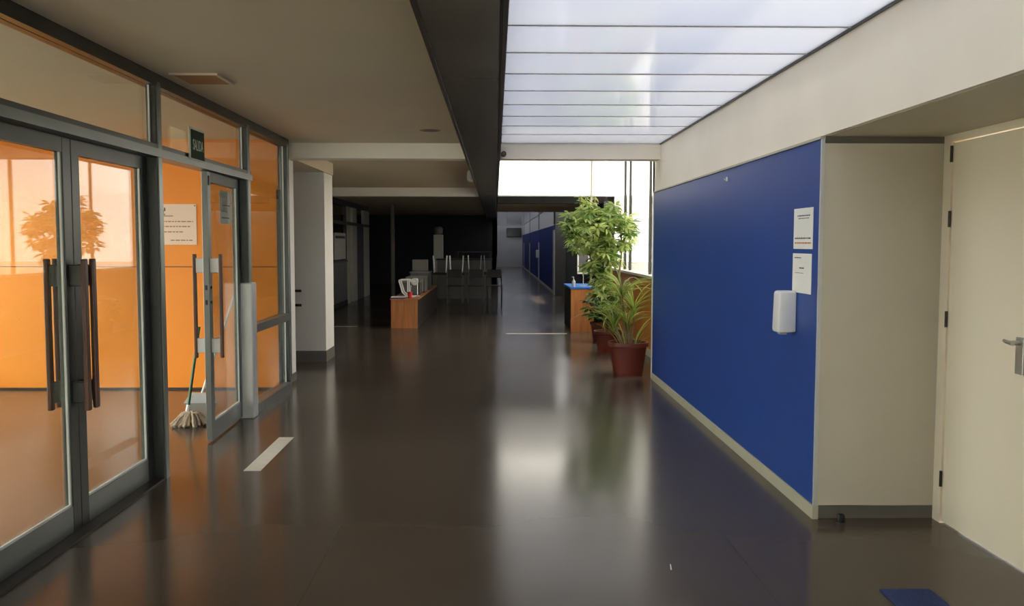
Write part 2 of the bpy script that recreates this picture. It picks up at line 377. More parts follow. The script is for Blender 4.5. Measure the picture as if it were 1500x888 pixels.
struct('wall_lobby', MB().box(-0.12, 0.06, 33, YEND, 0, 2.7).box(-9.2, 0.06, 33, 33.2, 0, 2.7).box(-9.4, -9.2, 11.2, 33.2, 0, 2.7), CHAR, 'wall around the dark lobby, gloom put into its charcoal colour', 'wall')  # dimness of the lobby is carried by this dark wall colour
tv = empty('television', (1.18, YEND-0.1, 1.88), 'dark flat television high on the far white wall', 'television')
obj('screen', B(0.74, 1.62, YEND-0.09, YEND-0.08, 1.96, 2.47), SCREEN, tv)
obj('casing', B(0.70, 1.66, YEND-0.08, YEND-0.03, 1.92, 2.51, bev=0.01), BLACK, tv)
obj('bracket', B(1.1, 1.26, YEND-0.03, YEND-0.002, 2.1, 2.3), BLACK, tv)
bx = empty('dispenser_box', (XW, 35.0, 1.0), 'small white box on the pale post of the far blue wall', 'dispenser')
obj('body', B(XW-0.13, XW-0.021, 35.32, 35.62, 0.95, 1.25, bev=0.015), PWHITE, bx)
obj('nozzle', B(XW-0.1, XW-0.05, 35.42, 35.52, 0.93, 0.95), PGREY, bx)

# ------------------------------------------------------------------ stub wall, recess and white pier beside the entrance
struct('wall_left', MB().box(-2.9, -2.2, 9.15, 9.76, 0.09, 2.39).box(-5.8, -5.6, 9.15, 11.3, 0, 2.5), WHITE, 'narrow white wall end next to the glazed entrance', 'wall')
struct('baseboard_stub', B(-2.9, -2.195, 9.145, 9.765, 0, 0.09), SKIRTG, 'grey skirting of the narrow white wall end', 'baseboard')
struct('wall_pier', B(-9.2, -2.15, 11.24, 11.8, 0.14, 2.39), WHITE, 'white pier wall with a bright lit edge in front of the lobby', 'wall')
struct('baseboard_pier', B(-9.2, -2.145, 11.235, 11.805, 0, 0.14), SKIRTG, 'dark grey skirting under the white pier wall', 'baseboard')
for z, n in ((0.905, 'upper'), (0.725, 'lower')):
    h = empty('wall_rail', (-2.7, 11.2, z), 'dark metal rail on the white pier wall, %s of two' % n, 'rail', 'rails on the pier wall')
    obj('bar', MB().tube([(-3.1, 11.17, z), (-2.44, 11.17, z)], 0.016), HINGE, h, True)
    for x in (-3.0, -2.5):
        obj('bracket', MB().tube([(x, 11.17, z), (x, 11.238, z)], 0.01), HINGE, h)

# ------------------------------------------------------------------ vestibule
ow = empty('wall_entrance', (-4, 9.12, 0), 'bright orange panelled wall inside the glazed vestibule', 'wall', kind='structure')
obj('panel', B(-5.6, -2.21, 9.105, 9.15, 1.264, 2.55), ORANGE, ow)
obj('panel', B(-5.6, -2.21, 9.105, 9.15, 0.02, 1.256), ORANGE, ow)
obj('core', B(-5.6, -2.21, 9.12, 9.16, 0, 2.55), CHAR, ow)
ov = empty('window_3', (-5.6, 5.5, 0), 'outer glazed front of the vestibule', 'window', kind='structure')
obj('frame', MB().box(-5.68, -5.6, 1.6, 9.15, 2.40, 2.55).box(-5.68, -5.6, 1.6, 9.15, 0, 0.12).box(-5.68, -5.6, 1.6, 1.7, 0, 2.5), ALUD, ov)
for y in (3.2, 4.7, 6.2, 7.7, 9.1):
    obj('mullion', B(-5.68, -5.6, y-0.04, y+0.04, 0.12, 2.40), ALUD, ov)
for a, b in zip((1.7, 3.2, 4.7, 6.2, 7.7), (3.2, 4.7, 6.2, 7.7, 9.1)):
    obj('pane', B(-5.645, -5.637, a+0.04, b-0.04, 0.12, 2.4), GLASS, ov)
struct('wall_vestibule', MB().box(-5.8, -2.2, 1.4, 1.6, 0, 2.55).box(-2.3, -2.1, -6.2, 1.6, 0, 2.55), CREAM, 'cream side wall of the vestibule behind the viewpoint', 'wall')
struct('wall_rear', MB().box(-2.3, 2.0, -6.4, -6.2, 2.45, 2.9).box(-2.3, -2.05, -6.4, -6.2, 0, 2.45).box(1.7, 2.0, -6.4, -6.2, 0, 2.45), CREAM, 'cream wall closing the corridor behind the viewpoint', 'wall')

w4 = empty('fill_window', (0, -6.3, 0), 'added glazed end behind the viewpoint, letting in fill daylight', 'window', kind='structure')  # unseen glazing added to bring fill daylight into the corridor
obj('frame', MB().box(-2.05, 1.7, -6.34, -6.26, 2.37, 2.45).box(-2.05, 1.7, -6.34, -6.26, 0, 0.1), ALUD, w4)
for x in (-2.01, -1.08, -0.17, 0.74, 1.66): obj('mullion', B(x-0.04, x+0.04, -6.34, -6.26, 0.1, 2.37), ALUD, w4)
for a in (-2.01, -1.08, -0.17, 0.74): obj('pane', B(a+0.04, a+0.88, -6.304, -6.296, 0.1, 2.37), GLASS, w4)

# ------------------------------------------------------------------ entrance glazing
XI = XG-0.10
en = empty('glazed_partition', (XG, 5.5, 0), 'grey aluminium frame of the glazed entrance partition', 'partition', kind='structure')
obj('top_rail', B(XI, XG, 1.6, 9.14, 2.475, 2.55), ALUD, en)
obj('transom', B(XI-0.01, XG+0.012, 1.6, 7.72, 2.035, 2.085), ALU, en)
obj('transom_lip', B(XI+0.02, XG+0.0, 1.6, 7.72, 2.085, 2.115), ALUD, en)
for a, b in ((3.50, 3.60), (5.60, 5.69), (7.60, 7.70), (9.05, 9.14)):
    obj('post', B(XI+0.035, XG-0.005, a, b, 0, 2.5, bev=0.004), ALUD, en)
    obj('jamb_strip', B(XI-0.014, XI+0.036, a, b, 0, 2.04), ALUD, en)
    obj('post_lit_face', B(XG-0.008, XG+0.002, a+0.015, b-0.015, 0, 2.5), ALU, en)  # lit corridor side painted paler than the shaded post front
tag(obj('post_cover', B(XI+0.01, XG+0.03, 7.57, 7.715, 0.0, 1.165, bev=0.01), ALUL, en), 'pale metal sleeve on the lower post')
for a, b, z0 in ((1.65, 3.50, 2.115), (3.60, 5.60, 2.115), (5.69, 7.60, 2.115), (7.70, 9.05, 0.79), (7.70, 9.05, 0.085)):
    z1 = 0.72 if z0 < 0.1 else 2.475
    obj('pane', B(XI+0.045, XI+0.053, a, b, z0, z1), GLASS, en)
    obj('glazing_bead', MB().box(XI+0.053, XI+0.062, a+0.0, a+0.014, z0, z1).box(XI+0.053, XI+0.062, b-0.014, b, z0, z1), BEAD, en)
obj('mid_rail', B(XI+0.02, XG+0.01, 7.70, 9.05, 0.72, 0.79), ALU, en)
obj('bottom_rail', B(XI+0.02, XG+0.01, 7.70, 9.05, 0.0, 0.085), ALU, en)
obj('pane', B(XI+0.045, XI+0.053, 1.65, 3.50, 0.1, 2.035), GLASS, en)
obj('bottom_rail', B(XI+0.02, XG+0.01, 1.65, 3.50, 0, 0.1), ALU, en)
obj('threshold', B(XI-0.05, XG+0.0, 3.6, 5.6, 0.0, 0.012), SIDED, en)

def leaf(name, y0, y1, label, hinge_hi, ang=0.0, lock=False, handle=True):
    """one glazed leaf between y0 and y1; the hinge is at y1 when hinge_hi"""
    xc = XI+0.01
    e = empty(name, (xc, y1 if hinge_hi else y0, 0), label, 'door', kind='structure')
    st = 0.085
    obj('stile', B(xc-0.022, xc+0.022, y0, y0+st, 0.015, 2.033, bev=0.003), ALU if lock else ALUD, e)
    obj('stile', B(xc-0.022, xc+0.022, y1-st, y1, 0.015, 2.033, bev=0.003), ALUD, e)
    obj('bottom_rail', B(xc-0.02, xc+0.02, y0+st, y1-st, 0.015, 0.15), ALU, e)
    obj('top_rail', B(xc-0.02, xc+0.02, y0+st, y1-st, 1.955, 2.033), ALUD, e)
    obj('pane', B(xc-0.004, xc+0.004, y0+st, y1-st, 0.15, 1.955), GLASS, e)
    for a in (y0+st, y1-st-0.014):
        obj('glazing_bead', B(xc+0.004, xc+0.015, a, a+0.014, 0.15, 1.955), BEAD, e)
    obj('glazing_bead', B(xc+0.004, xc+0.015, y0+st, y1-st, 0.15, 0.162), BEAD, e)
    if handle:
        yh = (y0+st*0.5) if hinge_hi else (y1-st*0.5)
        for s in (1, -1):
            h = obj('handle_bar', B(xc+s*0.095-0.012, xc+s*0.095+0.012, yh-0.02, yh+0.02, 0.64, 1.42, bev=0.006), WOODD, e)
            for z in (0.70, 1.30):
                obj('bracket', B(min(xc+s*0.02, xc+s*0.10), max(xc+s*0.02, xc+s*0.10), yh-0.014, yh+0.014, z-0.02, z+0.09, bev=0.004), ALUL if lock else ALUD, h)
    if lock:
        for z in (1.06, 1.17):
            obj('lock_cylinder', MB().tube([(xc+0.02, y0+0.04, z), (xc+0.03, y0+0.04, z)], 0.011, 10), BLACK, e)
            obj('lock_cylinder', B(xc-0.008, xc+0.008, y0-0.003, y0+0.002, z-0.018, z+0.018), BLACK, e)
        obj('hinge_cap', B(xc+0.02, xc+0.028, y0+0.02, y0+0.05, 1.93, 2.0), BLACK, e)
    e.rotation_euler.z = ang
    return e
leaf('door_2', 3.605, 4.605, 'glazed aluminium door leaf with dark wooden bar handles, hinged on the post beside the viewpoint', False)
leaf('door_3', 4.612, 5.595, 'closed glazed door leaf with dark wooden bar handles, hinged on the post before the opening', True)
lf4 = leaf('door_4', 6.63, 7.595, 'glazed door leaf with pale lock stile and a notice, standing slightly open by the mop', True, math.radians(2.4), True)

# notice taped on the open leaf
nt_ = empty('paper_notice', (XI+0.02, 7.2, 1.66), 'pale paper notice taped to the glass of the slightly open leaf', 'notice')
obj('sheet', B(XI+0.0155, XI+0.018, 7.10, 7.40, 1.655, 1.92), PAPER, nt_)
m = MB()
for k, (a, b) in enumerate(((7.14, 7.34), (7.13, 7.30), (7.16, 7.36))): m.box(XI+0.018, XI+0.019, a, b, 1.70+0.05*k, 1.708+0.05*k)
tag(obj('printing', m, INK, nt_), kind='stuff')

# exit sign
es = empty('exit_sign', (XG+0.02, 6.3, 2.09), 'small green sign reading SALIDA above the open glazed leaf', 'sign')
obj('plate', B(XG+0.012, XG+0.018, 6.13, 6.44, 2.075, 2.295), SIGNW, es)
obj('face', B(XG+0.018, XG+0.022, 6.165, 6.43, 2.085, 2.28), SIGNG, es)
def text(body, size, loc, rot, m, parent, sx=1.0):
    cu = bpy.data.curves.new('lettering', 'FONT'); cu.body = body; cu.size = size; cu.extrude = 0.0008; cu.align_x = 'CENTER'; cu.align_y = 'CENTER'
    cu.materials.append(m)
    tmp = bpy.data.objects.new('lettering_source', cu); C.objects.link(tmp)
    me = bpy.data.meshes.new_from_object(tmp.evaluated_get(bpy.context.evaluated_depsgraph_get())); bpy.data.objects.remove(tmp)
    me.name = 'lettering'; me.materials.clear(); me.materials.append(m)
    t = bpy.data.objects.new('lettering', me); C.objects.link(t); t.parent = parent; t['kind'] = 'stuff'
    t.location = Vector(loc)-wloc(parent); t.rotation_euler = rot; t.scale = (sx, 1, 1)
    return t
FX = (math.pi/2, 0, math.pi/2)          # text on a face looking towards +X
FXm = (math.pi/2, 0, -math.pi/2)        # towards -X
FYm = (math.pi/2, 0, 0)                 # towards -Y
text('SALIDA', 0.105, (XG+0.0235, 6.297, 2.175), FX, SIGNW, es, 0.62)

# poster on the orange wall
po = empty('poster', (-3.2, 9.1, 1.47), 'cream notice with printed lines on the orange wall', 'poster')
obj('sheet', B(-3.50, -3.035, 9.098, 9.104, 1.485, 1.895), PAPERO, po)
m = MB(); rnd = random.Random(4)
for (z, x0, x1) in ((1.715, -3.38, -3.07), (1.665, -3.38, -3.10), (1.61, -3.38, -3.17), (1.525, -3.30, -3.07)):
    x = x0
    while x < x1:
        w = rnd.uniform(0.015, 0.05); m.box(x, min(x+w, x1), 9.0965, 9.098, z, z+0.010); x += w+0.009
tag(obj('printing', m, INKB, po), kind='stuff')
m = MB().box(-3.375, -3.36, 9.0965, 9.098, 1.80, 1.835).box(-3.36, -3.345, 9.0965, 9.098, 1.825, 1.86).box(-3.365, -3.35, 9.0965, 9.098, 1.785, 1.797).box(-3.39, -3.27, 9.0965, 9.098, 1.772, 1.779)
tag(obj('emblem', m, INK, po), kind='stuff')
obj('pin', MB().tube([(-3.05, 9.094, 1.88), (-3.05, 9.098, 1.88)], 0.006), SIDED, po)

# mop and broomstick inside the doorway
mop = empty('mop', (-2.55, 7.35, 0), 'cotton floor mop with a green handle lying inside the open doorway', 'mop')
rnd = random.Random(7)
m = MB()
for k in range(70):
    a = rnd.uniform(0, math.pi*2); r0 = rnd.uniform(0.0, 0.04); L = rnd.uniform(0.07, 0.13)
    x0, y0 = -2.52+r0*math.cos(a), 7.32+r0*math.sin(a)
    pts = []
    for t in range(5):
        f = t/4; pts.append((x0+math.cos(a)*L*f+rnd.uniform(-.008, .008), y0+math.sin(a)*L*1.2*f+rnd.uniform(-.008, .008), 0.012+(0.075+rnd.uniform(0, .02))*max(0, 1-f*f*1.3)))
    m.tube(pts, 0.010, 6)
obj('mop_head', m, MOPM, mop, True)
obj('handle', MB().tube([(-2.56, 7.34, 0.09), (-2.53, 7.40, 0.40), (-2.49, 7.47, 0.80)], 0.013), GREENP, mop, True)
obj('socket', MB().tube([(-2.567, 7.33, 0.05), (-2.553, 7.35, 0.16)], 0.02, r1=0.015), PWHITE, mop, True)
br = empty('broom', (-2.62, 8.6, 0), 'white broomstick leaning on the orange wall behind the glass leaf', 'broom')
obj('stick', MB().tube([(-2.78, 8.35, 0.06), (-2.52, 9.06, 1.36)], 0.012), PWHITE, br, True)
m = MB().prism([(-2.93, 0.0), (-2.63, 0.0), (-2.69, 0.09), (-2.87, 0.09)], 'y', 8.31, 8.38)
obj('brush', m, PGREY, br)

# things on the ceiling
hch = empty('ceiling_hatch', (-1.85, 5.75, CEIL), 'tan flat hatch on the cream ceiling next to the glazed entrance', 'hatch')
obj('cover', B(-2.0, -1.74, 5.62, 5.95, CEIL-0.008, CEIL), HATCHM, hch)
obj('rim', MB().box(-2.02, -1.72, 5.60, 5.62, CEIL-0.012, CEIL).box(-1.74, -1.72, 5.62, 5.95, CEIL-0.012, CEIL), CEILM, hch)
dl = empty('downlight', (-0.61, 8.35, CEIL), 'small flush round downlight in the cream ceiling', 'downlight')
obj('ring', MB().lathe([(0.09, CEIL-0.004), (0.10, CEIL-0.001), (0.10, CEIL)], -0.61, 8.35), HATCHM, dl)
obj('lens', MB().lathe([(0.07, CEIL-0.006), (0.07, CEIL-0.004)], -0.61, 8.35), SKIRTG, dl)
el = empty('emergency_light', (-0.36, 12.6, 2.4), 'white oval emergency light fixed to the side of the dark beam', 'light')
obj('body', B(-0.40, XBL-0.001, 12.45, 12.75, 2.37, 2.52, bev=0.03), PWHITE, el, True)
obj('lens', B(-0.406, -0.40, 12.5, 12.7, 2.41, 2.48), PGREY, el)
sn = empty('sensor', (0.08, 9.36, 2.42), 'little black sensor on the cream cross beam by the dark beam', 'sensor')
obj('body', MB().tube([(0.085, 9.409, 2.437), (0.085, 9.34, 2.437)], 0.028, 12), BLACK, sn, True)
obj('lens', MB().tube([(0.085, 9.34, 2.437), (0.085, 9.332, 2.437)], 0.018, 12), HINGE, sn, True)

# ------------------------------------------------------------------ things on the blue wall
XP = XW-0.004
def sheet(name, y0, y1, z0, z1, label, lines):
    e = empty(name, (XP, (y0+y1)/2, z0), label, 'notice')
    obj('sheet', B(XP-0.003, XP-0.0005, y0, y1, z0, z1), PAPER, e)
    for mname, segs in lines:
        m = MB()
        for (a, b, c, d) in segs:      # fractions of the sheet as read, left to right is high y to low y
            m.box(XP-0.004, XP-0.003, y1-(y1-y0)*b, y1-(y1-y0)*a, z0+(z1-z0)*c, z0+(z1-z0)*d)
        tag(obj('printing', m, MATS[mname], e), kind='stuff')
    return e
def words(z, x0, x1, h, seed, wmin=0.04, wmax=0.14):
    r = random.Random(seed); o = []; x = x0
    while x < x1-0.02:
        w = r.uniform(wmin, wmax); o.append((x, min(x+w, x1), z, z+h)); x += w+0.025
    return o
PY0, PY1 = 4.835, 5.145
sheet('wall_notice', PY0, PY1, 1.472, 1.702, 'upper paper notice with orange printed lines on the blue wall', [
    ('grey_ink', words(0.80, 0.2, 0.85, 0.03, 1)+words(0.74, 0.25, 0.8, 0.02, 2)+words(0.245, 0.08, 0.92, 0.035, 3)),
    ('orange_ink', words(0.13, 0.08, 0.94, 0.035, 4))])
sheet('wall_notice', PY0+0.01, PY1+0.005, 1.222, 1.446, 'lower plain paper notice above the soap dispenser on the blue wall', [
    ('grey_ink', words(0.88, 0.1, 0.45, 0.025, 5)+words(0.62, 0.38, 0.62, 0.03, 6)+words(0.5, 0.15, 0.6, 0.012, 8))])
sd = empty('soap_dispenser', (XP, 5.1, 0.98), 'white plastic hand soap dispenser mounted on the blue wall', 'dispenser')
m = MB().prism([(XP, 0.99), (XP, 1.228), (XP-0.088, 1.228), (XP-0.098, 1.215), (XP-0.104, 1.0), (XP-0.098, 0.985)], 'y', 5.075, 5.195)
bmesh.ops.bevel(m.bm, geom=list(m.bm.edges), offset=0.010, segments=3, profile=0.5, affect='EDGES')
obj('cover', m, PWHITE, sd, True)
obj('nozzle', B(XP-0.085, XP-0.045, 5.10, 5.145, 0.975, 0.992), PGREY, sd)
obj('side_slot', B(XP-0.07, XP-0.05, 5.1955, 5.197, 1.07, 1.11), PGREY, sd)
hk = empty('wall_hook', (XP, 6.66, 1.99), 'tiny white hook near the top of the blue wall', 'hook')
obj('plate', B(XP-0.006, XP, 6.655, 6.685, 1.97, 2.0), PWHITE, hk)
obj('peg', MB().tube([(XP-0.005, 6.67, 1.98), (XP-0.02, 6.67, 1.978), (XP-0.022, 6.67, 1.99)], 0.004), PWHITE, hk)

# small floor things
ds = empty('door_stop', (1.86, 4.66, 0), 'small dark rubber door stop on the floor before the grey jamb', 'door stop')
obj('stopper', MB().lathe([(0.018, 0.006), (0.021, 0.02), (0.019, 0.045), (0.012, 0.05)], 1.86, 4.66, 14), BLACK, ds, True)
obj('base', MB().lathe([(0.024, 0), (0.024, 0.006)], 1.86, 4.66, 14), HINGE, ds)
tag(obj('door_mat', B(1.66, 1.88, 2.9, 3.72, 0, 0.012, bev=0.004), MATB), 'dark blue mat lying on the floor by the door recess', 'mat')
tag(obj('floor_tape', MB().prism([(-1.665, 5.80), (-1.553, 5.80), (-1.562, 6.82), (-1.676, 6.82)], 'z', 0.0, 0.0015), TAPE), 'short white tape strip on the floor in front of the open doorway', 'tape')
tag(obj('floor_tape', B(0.17, 1.19, 14.70, 14.80, 0, 0.0015), TAPE), 'white tape line across the floor before the blue topped desk', 'tape')
tag(obj('floor_tape', B(-3.0, -2.5, 16.0, 16.1, 0, 0.0015), TAPE), 'white tape line on the floor at the lobby edge beyond the pier', 'tape')
sc_ = MB().prism([(0.806, 3.985), (0.812, 3.985), (0.821, 4.05), (0.817, 4.055)], 'z', 0.0, 0.002)
tag(obj('paper_scrap', sc_, PAPER), 'tiny white scrap lying on the dark floor', 'scrap')

# ------------------------------------------------------------------ potted plants
def pot(e, x, y, r, h):
    prof = [(r*0.70, 0.0), (r*0.74, h*0.1), (r*0.90, h*0.80), (r*0.92, h*0.86), (r*1.0, h*0.88), (r*1.0, h), (r*0.93, h), (r*0.90, h*0.86), (0.02, h*0.85)]
    obj('pot', MB().lathe(prof, x, y, 32), TERRA, e, True)
    obj('soil', MB().lathe([(r*0.89, h*0.84), (r*0.86, h*0.885), (r*0.3, h*0.9)], x, y, 20), SOIL, e, True)

def whorl_mesh(seed, n=8, L=0.15, W=0.042):
    r = random.Random(seed); bm = bmesh.new()
    for k in range(n):
        a = 2*math.pi*k/n+r.uniform(-.2, .2); l = L*r.uniform(0.75, 1.1); dr = r.uniform(0.25, 0.6)
        d = Vector((math.cos(a), math.sin(a), 0)); s = Vector((-math.sin(a), math.cos(a), 0))
        rows = []
        for t, w in ((0.12, 0.12), (0.35, 0.85), (0.65, 1.0), (1.0, 0.05)):
            p = d*l*t+Vector((0, 0, 0.02*t-dr*l*t*t))
            rows.append((bm.verts.new(p-s*W*w*0.5), bm.verts.new(p+Vector((0, 0, -0.008*w))), bm.verts.new(p+s*W*w*0.5)))
        for a_, b_ in zip(rows, rows[1:]):
            bm.faces.new((a_[0], a_[1], b_[1], b_[0])); bm.faces.new((a_[1], a_[2], b_[2], b_[1]))
    me = bpy.data.meshes.new('leaf_whorl'); bm.to_mesh(me); bm.free()
    me.polygons.foreach_set('use_smooth', [True]*len(me.polygons))
    return me
def add_leaf(me, name, e, loc, rot, sc):
    o = bpy.data.objects.new(name, me); C.objects.link(o); o.parent = e
    o.location = Vector(loc)-wloc(e); o.rotation_euler = rot; o.scale = (sc,)*3
    return o

# umbrella tree: three stems, whorls of leaflets
ut = empty('umbrella_plant', (1.56, 12.2, 0), 'tall bushy umbrella plant in a terracotta pot before the side window', 'plant')
pot(ut, 1.56, 12.2, 0.20, 0.30)
WH = [whorl_mesh(s) for s in range(4)]
for me in WH: me.materials.append(LEAF)
rnd = random.Random(21)
stems = [[(1.52, 12.2, 0.26), (1.46, 12.15, 0.8), (1.28, 12.1, 1.35), (1.18, 12.05, 1.95)],
         [(1.58, 12.22, 0.26), (1.58, 12.2, 0.9), (1.50, 12.2, 1.5), (1.36, 12.2, 2.1)],
         [(1.60, 12.18, 0.26), (1.66, 12.1, 0.8), (1.72, 12.1, 1.4), (1.70, 12.1, 1.95)]]
for s in stems: obj('stem', MB().tube(s, 0.018, 7, r1=0.008), BARK, ut, True)
def inside(c, rad):
    while True:
        v = Vector([rnd.uniform(-1, 1) for _ in range(3)])
        if 0.35 < v.length < 1: return Vector(c)+Vector((v.x*rad[0], v.y*rad[1], v.z*rad[2]))
spots = [inside((1.24, 12.0, 1.68), (0.34, 0.34, 0.40)) for _ in range(95)]
spots += [inside((1.62, 12.1, 1.64), (0.27, 0.32, 0.40)) for _ in range(80)]
spots += [inside((1.42, 12.0, 1.25), (0.22, 0.25, 0.32)) for _ in range(36)]
spots += [inside((1.48, 12.0, 0.85), (0.20, 0.22, 0.36)) for _ in range(36)]
for p in spots:
    if p.x > 1.93: p.x = 1.93
    add_leaf(rnd.choice(WH), 'leaf_whorl', ut, p, (rnd.uniform(-.7, .7), rnd.uniform(-.7, .7), rnd.uniform(0, 6.3)), rnd.uniform(0.7, 1.1))
for x, y in ((1.13, 12.0), (1.32, 12.0), (1.22, 12.05)):      # upright young shoots
    obj('shoot', MB().tube([(x, y, 1.8), (x+0.01, y, 2.14)], 0.006, 6), BARK, ut, True)
    for k in range(3):
        add_leaf(WH[k], 'leaf_whorl', ut, (x+0.01, y, 1.98+0.07*k), (0.2*k, -0.2, k*1.3), 0.55)

# blade plant in the large pot
def blade_mesh(seed, L=0.62, W=0.03, droop=0.75):
    r = random.Random(seed); bm = bmesh.new(); rows = []
    for i in range(7):
        t = i/6; ang = droop*t*1.5
        p = Vector((L*(math.sin(ang)/(droop*1.5) if droop else 0), 0, L*(1-math.cos(ang))/(droop*1.5)*-1+L*t*0.75)) if droop else Vector((0, 0, L*t))
        p = Vector((L*t*math.sin(0.25+ang*0.5), 0, L*t*math.cos(0.25+ang*0.62)))
        w = W*(0.45+1.2*t)*(1-t)**0.55 if t < 1 else 0.001
        rows.append((bm.verts.new(p+Vector((0, -w, 0))), bm.verts.new(p+Vector((0.006, 0, -0.004))), bm.verts.new(p+Vector((0, w, 0)))))
    for a, b in zip(rows, rows[1:]):
        bm.faces.new((a[0], a[1], b[1], b[0])); bm.faces.new((a[1], a[2], b[2], b[1]))
    me = bpy.data.meshes.new('blade_leaf'); bm.to_mesh(me); bm.free(); me.materials.append(BLADE)
    me.polygons.foreach_set('use_smooth', [True]*len(me.polygons))
    return me
BL = [blade_mesh(s, 0.55+0.08*s, 0.012+0.002*s, 0.5+0.25*s) for s in range(4)]
from mathutils import Euler
def blade_clear(me, name, e, loc, rot, sc):
    M = Matrix.Translation(loc) @ Euler(rot).to_matrix().to_4x4() @ Matrix.Scale(sc, 4)
    if any(p.y < 9.88 or p.x > 1.99 for p in (M @ v.co for v in me.vertices)): return None      # would touch the wall
    return add_leaf(me, name, e, loc, rot, sc)
bp = empty('blade_plant', (1.525, 10.14, 0), 'palm like plant with long narrow blades in the large terracotta pot', 'plant')
pot(bp, 1.525, 10.14, 0.232, 0.375)
rnd = random.Random(5)
heads = []
for (sx, sy, tx, ty, tz) in ((1.50, 10.14, 1.44, 10.1, 0.92), (1.56, 10.16, 1.60, 10.2, 0.74), (1.53, 10.10, 1.50, 10.02, 0.60), (1.47, 10.18, 1.38, 10.25, 0.55)):
    obj('stem', MB().tube([(sx, sy, 0.32), ((sx+tx)/2+0.01, (sy+ty)/2, (0.32+tz)/2), (tx, ty, tz)], 0.018, 8, r1=0.012), BARK, bp, True)
    heads.append((tx, ty, tz))
for i, (x, y, z) in enumerate(heads):
    for k in range(40):
        b = blade_clear(rnd.choice(BL), 'blade', bp, (x, y, z-0.10*rnd.random()), (0, rnd.uniform(-0.25, 0.35), rnd.uniform(0, 6.3)), rnd.uniform(0.5, 0.8))
for k in range(16):
    a = rnd.uniform(0, 6.3)
    blade_clear(BL[0], 'blade', bp, (1.525+0.1*math.cos(a), 10.14+0.1*math.sin(a), 0.32), (0, rnd.uniform(-0.2, 0.3), a), rnd.uniform(0.4, 0.8))

# small dark bushy plant beside the desk
sp = empty('leafy_plant', (1.66, 13.6, 0), 'low dark leafy plant in a small pot between window and desk', 'plant')
pot(sp, 1.64, 13.6, 0.19, 0.30)
WD = [whorl_mesh(s+10, 6, 0.17, 0.06) for s in range(3)]
for me in WD: me.materials.append(LEAFD)
obj('stem', MB().tube([(1.64, 13.6, 0.26), (1.62, 13.6, 0.55)], 0.014, 7), BARK, sp, True)
for k in range(34):
    p = inside((1.62, 13.6, 0.50), (0.22, 0.22, 0.22))
    add_leaf(rnd.choice(WD), 'leaf_whorl', sp, p, (rnd.uniform(-.6, .6), rnd.uniform(-.6, .6), rnd.uniform(0, 6.3)), rnd.uniform(0.7, 1.0))

# ------------------------------------------------------------------ desks
de = empty('desk', (1.45, 15.6, 0), 'wooden desk with a bright blue top edge beside the plants', 'desk')
obj('end_panel', B(1.275, 1.70, 14.96, 14.985, 0, 0.735), WOOD, de)
obj('end_panel', B(1.275, 1.70, 16.30, 16.325, 0, 0.735), WOOD, de)
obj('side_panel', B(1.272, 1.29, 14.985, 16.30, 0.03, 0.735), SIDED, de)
tag(obj('top', B(1.255, 1.72, 14.945, 16.34, 0.735, 0.768, bev=0.004), BLUET, de), 'bright blue top')
fr = empty('framed_board', (1.51, 15.3, 0.768), 'small white framed board standing on the blue topped desk', 'board')
obj('frame', MB().box(1.41, 1.435, 15.29, 15.31, 0.98, 1.42).box(1.595, 1.62, 15.29, 15.31, 0.98, 1.42).box(1.435, 1.595, 15.29, 15.31, 0.98, 1.005).box(1.435, 1.595, 15.29, 15.31, 1.395, 1.42), PWHITE, fr)
obj('board', B(1.435, 1.595, 15.298, 15.306, 1.005, 1.395), DGREY, fr)
obj('stand', MB().tube([(1.515, 15.31, 0.99), (1.515, 15.31, 0.78)], 0.008).box(1.45, 1.58, 15.24, 15.38, 0.768, 0.78), PGREY, fr)
bt = empty('pump_bottle', (1.33, 15.1, 0.768), 'little clear white pump bottle on the blue topped desk', 'bottle')
obj('body', MB().lathe([(0.03, 0.768), (0.032, 0.775), (0.032, 0.86), (0.012, 0.885), (0.012, 0.895)], 1.33, 15.1, 14), PGREY, bt, True)
obj('pump', MB().tube([(1.33, 15.1, 0.895), (1.33, 15.1, 0.93)], 0.005).box(1.30, 1.337, 15.092, 15.108, 0.928, 0.938), PWHITE, bt)

ld = empty('bench_desk', (-1.62, 18, 0), 'long low wooden bench desk heaped with clutter in front of the dark lobby', 'desk')
obj('end_panel', B(-1.852, -1.382, 15.71, 15.735, 0, 0.50), WOOD, ld)
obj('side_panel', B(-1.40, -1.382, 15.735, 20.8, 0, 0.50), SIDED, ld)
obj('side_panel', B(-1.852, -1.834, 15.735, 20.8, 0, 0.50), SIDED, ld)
obj('end_panel', B(-1.852, -1.382, 20.8, 20.825, 0, 0.50), WOOD, ld)
obj('top', B(-1.87, -1.365, 15.69, 20.85, 0.50, 0.525, bev=0.004), WOOD, ld)
bb = empty('blue_folder', (-1.72, 15.85, 0.525), 'flat dark blue folder on the end of the bench desk', 'folder')
obj('cover', B(-1.86, -1.60, 15.70, 16.0, 0.525, 0.545, bev=0.003), NAVY, bb)
obj('pages', B(-1.855, -1.61, 15.705, 15.99, 0.545, 0.555), PAPER, bb)
